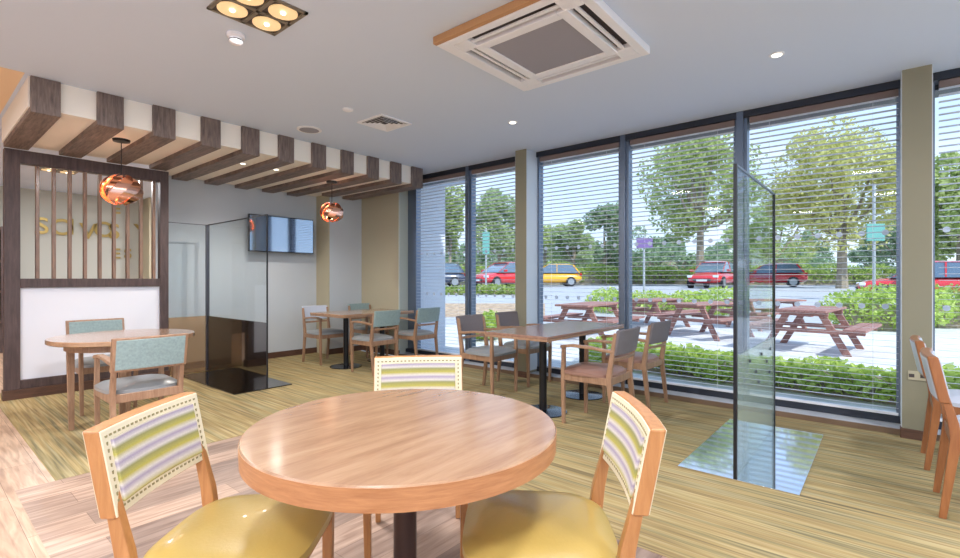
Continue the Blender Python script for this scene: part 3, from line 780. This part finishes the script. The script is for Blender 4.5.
# patio close to the building stays a rectangle beside it
struct(MB().box(5.36, 22, -14, 22, -.26, -.061).box(-20, 5.36, -20, YMIN - .16, -.26, -.061).box(-20, XMIN - .16, YMIN - .16, 12, -.26, -.061).build('ground', M['ground']))
strip('ground', [13.5, 15.0, 16.2, 17.5, 19.5, 24, 60, 120, 200], M['tarmac'])

def leaves(name, m, centers, radii, n, size, parent=None, seed=1, flat=.0, shell=.55):
    """clump of small leaves: n leaves in each ellipsoid"""
    rg = np.random.default_rng(seed); V = []; 
    for c, r in zip(centers, radii):
        r = np.array(r if hasattr(r, '__len__') else (r, r, r), float)
        d = rg.normal(size=(n, 3)); d /= np.linalg.norm(d, axis=1)[:, None]
        rad = shell + (1 - shell) * rg.random((n, 1)) ** .7
        p = np.array(c) + d * rad * r
        a = rg.normal(size=(n, 3)); a[:, 2] *= .6; a /= np.linalg.norm(a, axis=1)[:, None]
        b = np.cross(a, rg.normal(size=(n, 3))); b /= np.linalg.norm(b, axis=1)[:, None]
        s = size * (.6 + .8 * rg.random((n, 1)))
        V.append(np.stack([p - a * s, p + b * s * .55, p + a * s, p - b * s * .55], 1).reshape(-1, 3))
    V = np.concatenate(V); nf = len(V) // 4
    me = bpy.data.meshes.new(name); me.vertices.add(len(V)); me.vertices.foreach_set('co', V.ravel())
    me.loops.add(nf * 4); me.loops.foreach_set('vertex_index', np.arange(nf * 4)); me.polygons.add(nf)
    me.polygons.foreach_set('loop_start', np.arange(nf) * 4); me.update(calc_edges=True); me.validate(); me.materials.append(m)
    o = bpy.data.objects.new(name, me); col.objects.link(o)
    if parent: o.parent = parent
    return o

def tree(px, t, top_y, bot_y, rpx, m, label, seed, n=420, size=.16, clumps=16, trunk=True, squash=1.0, branches=7):
    rg = random.Random(seed); base = out(px, t, terrain_z(t))
    zt = CAMH + (279 - top_y) / 484 * t; zb = CAMH + (279 - bot_y) / 484 * t
    zc = (zt + zb) / 2 - base.z; hh = (zt - zb) / 2; rr = rpx / 484 * t
    T = thing('tree', label, 'tree', base, 0, 'trees beyond the car park')
    cs, rs = [], []
    for i in range(clumps):
        u = rg.uniform(0, math.tau); v = rg.uniform(-.9, 1); w = rg.uniform(.35, .78)
        k = math.sqrt(max(0, 1 - (v * .85) ** 2)) * w
        cs.append((k * rr * math.cos(u), k * rr * math.sin(u), zc + v * hh * .72)); q = rg.uniform(.26, .40) * (16 / max(16, clumps)) ** .25
        rs.append((rr * q, rr * q, hh * q * 1.0))
    leaves('foliage', m, cs, rs, int(n * .72), size * .95, T, seed)
    tb = MB(); tr = max(.12, rr * .06)
    tb.tube([(0, 0, -.2), (0, 0, (zb - base.z) * .6), (rr * .03, 0, zc * .8), (0, 0, zc + hh * .35)], [tr * 1.3, tr, tr * .7, tr * .2], 8)
    for c in cs[:branches]:
        s = Vector((0, 0, max(.5, zc - hh * .65))); c = Vector(c); mid = s.lerp(c, .5) + Vector((0, 0, -.1 * hh))
        tb.tube([s, mid, c], [tr * .5, tr * .3, tr * .12], 6)
    tb.build('trunk', M['bark'], T)
    return T
tree(700, 31, 124, 250, 64, M['leaf_mid'], 'large open crowned tree rising behind the red car', 11, n=340, size=.13, clumps=56, branches=20)
tree(842, 25, 116, 262, 74, M['leaf_yellow'], 'large yellow green tree behind the teal sign', 12, n=340, size=.115, clumps=60, branches=20)
tree(775, 46, 190, 275, 46, M['leaf_mid'], 'smaller hazy tree between the two large crowns', 13, n=420, size=.22, clumps=14)
tree(574, 42, 216, 272, 28, M['leaf_pale'], 'rounded light green tree behind the yellow car', 14, n=460, size=.2, clumps=14)
tree(604, 50, 205, 272, 34, M['leaf_dark'], 'rounded dark green tree right of the light rounded tree', 15, n=460, size=.22, clumps=16)
tree(545, 56, 202, 272, 34, M['leaf_mid'], 'green tree just right of the far pier, farthest back', 16, n=460, size=.22, clumps=16)
tree(499, 44, 192, 270, 34, M['leaf_pale'], 'pale green tree seen in the narrow window left of the far pier', 17, n=460, size=.2, clumps=18)
tree(450, 41, 176, 270, 26, M['leaf_mid'], 'tall green tree beside the white wing wall', 18, n=460, size=.2, clumps=16)
tree(960, 27, 150, 272, 52, M['leaf_mid'], 'leafy tree right of the near pier', 19, n=480, size=.17, clumps=20)
tree(908, 44, 200, 275, 40, M['leaf_dark'], 'dark tree far behind the near pier', 20, n=420, size=.2, clumps=14)
tree(1040, 30, 130, 272, 60, M['leaf_mid'], 'broad tree past the right edge of the view', 21, n=300, size=.2, clumps=14)
for i, px in enumerate((440, 520, 640, 668, 735, 760, 810, 870, 930, 400)):
    tree(px, (80, 90, 100)[i % 3], 226 + (i * 7) % 14, 275, 24, M['leaf_dark'], 'low dark tree in the distant belt, %s' % ('behind the wing wall', 'behind the far pier', 'left of the big open crown', 'just under the big open crown', 'right of the red car', 'beyond the clear divider', 'under the yellow green tree', 'by the teal sign pole', 'behind the near pier', 'left of the wing wall')[i], 40 + i, n=300, size=.3, clumps=10, branches=2)

def hedge(name, label, pa, pb, z0, z1, depth, m, n, size, seed, cat='hedge'):
    """row of overlapping leaf clumps from pa to pb"""
    pa, pb = Vector(pa), Vector(pb); L = (pb - pa).length; k = max(2, int(L / (depth * .6)))
    rg = random.Random(seed); cs, rs = [], []
    for i in range(k + 1):
        p = pa.lerp(pb, i / k); hz = (z1 - z0) / 2 * rg.uniform(.82, 1.12)
        cs.append((p.x - pa.x + rg.uniform(-.1, .1) * depth, p.y - pa.y + rg.uniform(-.1, .1) * depth, hz)); rs.append((depth * .55, depth * .55, hz))
    T = thing(name, label, cat, (pa.x, pa.y, z0))
    leaves('foliage', m, cs, rs, n, size, T, seed, shell=.5)
    core = MB()
    d = (pb - pa).normalized(); nn = Vector((-d.y, d.x, 0)) * depth * .22
    a = Vector((0, 0, 0)); b = pb - pa; b.z = 0
    core.loft([[p + nn, p - nn, p - nn + Vector((0, 0, (z1 - z0) * .55)), p + nn + Vector((0, 0, (z1 - z0) * .55))] for p in (a, b)])
    core.build('stems', M['bark'], T)
    return T
hedge('hedge', 'low bright green hedge right outside the windows', (6.6, -2.6, 0), (6.85, 3.1, 0), -.06, .34, .85, M['leaf_near'], 900, .045, 3)
hedge('hedge', 'distant belt of woodland along the horizon', out(395, 69), out(800, 69), .9, 5.9, 6, M['leaf_dark'], 900, .3, 15)
hedge('shrub', 'small green bush outside beside the wing wall', (7.9, 6.55, 0), (8.1, 6.5, 0), -.06, .5, .7, M['leaf_near'], 700, .05, 4, 'bush')
hedge('hedge', 'long clipped hedge behind the parked cars', out(400, 35.5), out(1100, 35.5), .8, 2.35, 1.8, M['leaf_hedge'], 700, .11, 5)
hedge('hedge', 'low planting strip in front of the red and dark cars at left', out(425, 21), out(530, 21), .4, 1.0, 1.2, M['leaf_hedge'], 500, .08, 6)
hedge('shrub', 'yellow green bushes between the picnic tables and the red car', out(612, 16.0), out(716, 15.8), -.05, 1.05, 1.5, M['leaf_near'], 1300, .06, 7, 'bush')
hedge('shrub', 'pale green bushes right of the nearest picnic table', out(846, 12.6), out(918, 12.0), -.05, 1.08, 1.4, M['leaf_near'], 1300, .055, 8, 'bush')
hedge('shrub', 'bush row outside the window right of the near pier', out(930, 13), out(1080, 12.5), -.05, 1.1, 1.4, M['leaf_hedge'], 900, .055, 9, 'bush')
mb = MB(); rows = []
for t_ in (14.9, 15.0, 16.2, 17.0):
    rows.append([out(400, t_, terrain_z(t_) + .012), out(545, t_, terrain_z(t_) + .012), out(545, t_, terrain_z(t_) - .06), out(400, t_, terrain_z(t_) - .06)])
struct(mb.loft(rows).build('ground', M['bark_bed']))

# cars ----------------------------------------------------------------
def car(px, t, heading, paint, label, z=None, estate=False):
    p = out(px, t, terrain_z(t) if z is None else z)
    c = thing('car', label, 'car', p, heading)
    # body lofted along length (x), stations: x, halfwidth, z_low, z_shoulder
    st = [(-2.02, .62, .42, .62, .55), (-1.98, .74, .34, .78, .66), (-1.7, .82, .26, .88, .74), (-1.0, .86, .22, .90, .78), (0, .87, .22, .90, .79), (.9, .86, .22, .89, .77), (1.5, .83, .24, .82, .70), (1.9, .74, .30, .70, .60), (2.02, .58, .40, .60, .48)]
    rings = []
    for x, w, zl, zs, wt in st:
        rings.append([Vector((x, a * w_, z_)) for a, w_, z_ in ((-1, w * .9, zl), (-1, w, zl + .12), (-1, w, (zl + zs) / 2 + .05), (-1, wt, zs), (1, wt, zs), (1, w, (zl + zs) / 2 + .05), (1, w, zl + .12), (1, w * .9, zl))])
    MB().loft(rings).build('body', paint, c, sub=1, ang=60)
    # greenhouse (glass) and roof
    g = [(-1.85, .70, .86, .70, .88), (-1.45, .73, .86, .60, 1.36), (.10, .74, .86, .60, 1.40), (1.05, .72, .84, .66, .87)]
    MB().loft([[Vector((x, -w0, z0_)), Vector((x, -w1, z1_)), Vector((x, w1, z1_)), Vector((x, w0, z0_))] for x, w0, z0_, w1, z1_ in g]).build('windows', M['car_glass'], c, bevel=.03)
    r = [(-1.50, .60, 1.35, 1.37), (-1.2, .61, 1.38, 1.43), (-.2, .61, 1.40, 1.455), (.20, .59, 1.37, 1.40)]
    MB().loft([[Vector((x, -w_, za)), Vector((x, -w_ * .8, zb)), Vector((x, w_ * .8, zb)), Vector((x, w_, za))] for x, w_, za, zb in r]).build('roof', paint, c)
    pl = MB()
    for s in (-1, 1):
        for (xa, za, xb, zb, w) in ((-1.46, 1.37, -1.83, .88, .10), (-.42, 1.40, -.40, .88, .05), (.12, 1.40, 1.02, .87, .035)):
            ya, yb = s * .612, s * .725
            pl.loft([[Vector((xa - w / 2, ya - .012, za)), Vector((xa + w / 2, ya - .012, za)), Vector((xa + w / 2, ya + .012, za)), Vector((xa - w / 2, ya + .012, za))],
                     [Vector((xb - w / 2, yb - .012, zb)), Vector((xb + w / 2, yb - .012, zb)), Vector((xb + w / 2, yb + .012, zb)), Vector((xb - w / 2, yb + .012, zb))]])
    pl.build('pillars', paint, c)
    for x in (-1.28, 1.28):
        for s in (-1, 1):
            w = MB().tube([(x, s * .68, .31), (x, s * .87, .31)], .31, 22).build('wheel', M['tyre'], c)
            MB().tube([(x, s * .86, .31), (x, s * .885, .31)], .20, 16).build('rim', M['rim'], w)
    for s in (-1, 1):
        MB().box(1.78, 1.97, s * .62 - .12, s * .62 + .12, .56, .68).build('headlamp', M['lamp_lens'], c, bevel=.02)
        MB().box(-2.0, -1.86, s * .66 - .09, s * .66 + .09, .66, .86).build('tail_lamp', M['tail_lens'], c, bevel=.02)
        MB().box(.62, .78, s * .92 - .09, s * .92 + .07, .88, 1.0).build('wing_mirror', paint, c, bevel=.02)
    MB().box(1.96, 2.03, -.42, .42, .36, .50).build('grille', M['tyre'], c, bevel=.01)
    MB().box(2.025, 2.04, -.26, .26, .37, .47).build('number_plate', M['white_plastic'], c)
    return c
ang = math.atan2(RT[1], RT[0])   # heading that runs left to right across the view
car(714, 26, ang + R(228), M['red_car'], 'red hatchback facing the building under the big tree')
car(768, 30, ang + R(150), M['red_car'], 'red car seen through the clear divider')
car(549, 31.5, ang + R(180), M['yellow_car'], 'yellow orange car parked just right of the far pier')
car(503, 27.5, ang + R(222), M['red_car'], 'red car parked left of the far pier')
car(432, 29, ang + R(190), M['dark_car'], 'dark blue car at the left end of the car park')
car(926, 17.6, ang + R(146), M['red_car'], 'large looking red car partly behind the near pier')

# picnic tables ---------------------------------------------------------
def picnic():
    c = thing('picnic_table', '', 'picnic table', (0, 0, 0), 0, 'timber picnic tables on the patio')
    m = MB()
    for k in range(5): m.box(-.9, .9, -.375 + k * .152, -.235 + k * .152, .72, .76)
    m.build('tabletop', M['plank_red'], c, bevel=.004)
    for s in (-1, 1):
        m = MB(); a, b = sorted((s * .60, s * .74)); m.box(-.9, .9, a, b, .43, .47); a, b = sorted((s * .76, s * .90)); m.box(-.9, .9, a, b, .43, .47)
        m.build('bench_seat', M['plank_red'], c, bevel=.004)
    for x in (-.62, .62):
        m = MB(); m.box(x - .03, x + .03, -.86, .86, .36, .43).box(x - .03, x + .03, -.36, .36, .65, .72)
        for s in (-1, 1):
            m.loft([[Vector((x + .03 + a * .025, s * .25 + b * .06, .70)) for a, b in ((-1, -1), (1, -1), (1, 1), (-1, 1))], [Vector((x + .03 + a * .025, s * .62 + b * .06, 0)) for a, b in ((-1, -1), (1, -1), (1, 1), (-1, 1))]])
        m.build('trestle', M['plank_red'], c, bevel=.004)
    return c
pt = picnic()
spots = [(812, 8.9, 44, 'nearest timber picnic table, right of the clear divider'), (708, 10.9, 30, 'timber picnic table just left of the clear divider'),
         (590, 10.6, 52, 'timber picnic table outside behind the window table'), (655, 13.0, 44, 'farther timber picnic table in front of the yellow green bushes'), (764, 12.6, 8, 'timber picnic table behind the nearest one')]
for i, (px, t, rz, lab) in enumerate(spots):
    c = pt if i == 0 else copy_tree(pt)
    c.location = out(px, t, -.06); c.rotation_euler = (0, 0, R(rz) - YAW); c['label'] = lab
# signs -----------------------------------------------------------------
def sign(px, t, y0, y1, wpx, ytop, m, label):
    b = out(px, t, terrain_z(t) - .05); s = thing('sign_post', label, 'sign', b, -YAW)
    k = t / 484; zt = CAMH + (279 - ytop) * k - b.z; za = CAMH + (279 - y1) * k - b.z; zb = CAMH + (279 - y0) * k - b.z
    MB().tube([(0, 0, 0), (0, 0, zt)], .05, 10).build('pole', M['pole'], s)
    MB().box(-wpx * k / 2, wpx * k / 2, -.09, -.05, za, zb).build('sign_board', m, s, bevel=.01)
sign(874, 17, 224, 241, 18, 184, M['teal_sign'], 'teal sign board on a tall grey pole')
sign(486, 25, 232, 254, 7, 228, M['teal_sign'], 'narrow teal sign in the narrow window left of the far pier')
sign(644, 22, 238, 248, 16, 236, M['purple_sign'], 'small purple sign on a post beside the bushes')

# ------------------------------------------------------------------ sky, sun, camera
w = bpy.data.worlds.new('sky'); scene.world = w; w.use_nodes = True; t = w.node_tree; bg = t.nodes['Background']
tc = t.nodes.new('ShaderNodeTexCoord'); sx = t.nodes.new('ShaderNodeSeparateXYZ'); t.links.new(tc.outputs['Generated'], sx.inputs[0])
r = t.nodes.new('ShaderNodeValToRGB'); e = r.color_ramp.elements
e[0].position = 0.0; e[0].color = (.62, .74, .90, 1); e[1].position = .6; e[1].color = (.34, .52, .86, 1)
n = e.new(.2); n.color = (.50, .65, .90, 1)
t.links.new(sx.outputs['Z'], r.inputs['Fac'])
nz = t.nodes.new('ShaderNodeTexNoise'); nz.inputs['Scale'].default_value = 3.2; nz.inputs['Detail'].default_value = 6
mp = t.nodes.new('ShaderNodeMapping'); mp.inputs['Scale'].default_value = (1, 1, 3); t.links.new(tc.outputs['Generated'], mp.inputs['Vector']); t.links.new(mp.outputs['Vector'], nz.inputs['Vector'])
cr = t.nodes.new('ShaderNodeMapRange'); cr.inputs['From Min'].default_value = .45; cr.inputs['From Max'].default_value = .75; cr.inputs['To Max'].default_value = .45
t.links.new(nz.outputs['Fac'], cr.inputs['Value'])
mx = t.nodes.new('ShaderNodeMixRGB'); mx.inputs['Color2'].default_value = (.92, .94, .97, 1)
t.links.new(cr.outputs['Result'], mx.inputs['Fac']); t.links.new(r.outputs['Color'], mx.inputs['Color1']); t.links.new(mx.outputs['Color'], bg.inputs['Color'])
bg.inputs['Strength'].default_value = 1.45
sl = bpy.data.lights.new('sun', 'SUN'); sl.energy = 4.2; sl.angle = R(2); sl.color = (1, .98, .95)
so_ = bpy.data.objects.new('sun', sl); col.objects.link(so_)
so_.rotation_euler = Vector((.25, .62, -.74)).to_track_quat('-Z', 'Y').to_euler()

cam = bpy.data.cameras.new('camera'); cam.sensor_width = 36; cam.lens = 484 / 960 * 36; cam.clip_start = .05; cam.clip_end = 500
co = bpy.data.objects.new('camera', cam); col.objects.link(co); co.location = (0, 0, CAMH); co.rotation_euler = (R(90), 0, -YAW)
scene.camera = co
scene.view_settings.view_transform = 'Standard'; scene.view_settings.look = 'None'; scene.view_settings.gamma = 1
scene.view_settings.use_curve_mapping = False; scene.view_settings.exposure = 0.27
scene.cycles.use_denoising = True
scene.cycles.max_bounces = 10; scene.cycles.diffuse_bounces = 5; scene.cycles.transparent_max_bounces = 24; scene.cycles.glossy_bounces = 4
scene.cycles.sample_clamp_indirect = 6
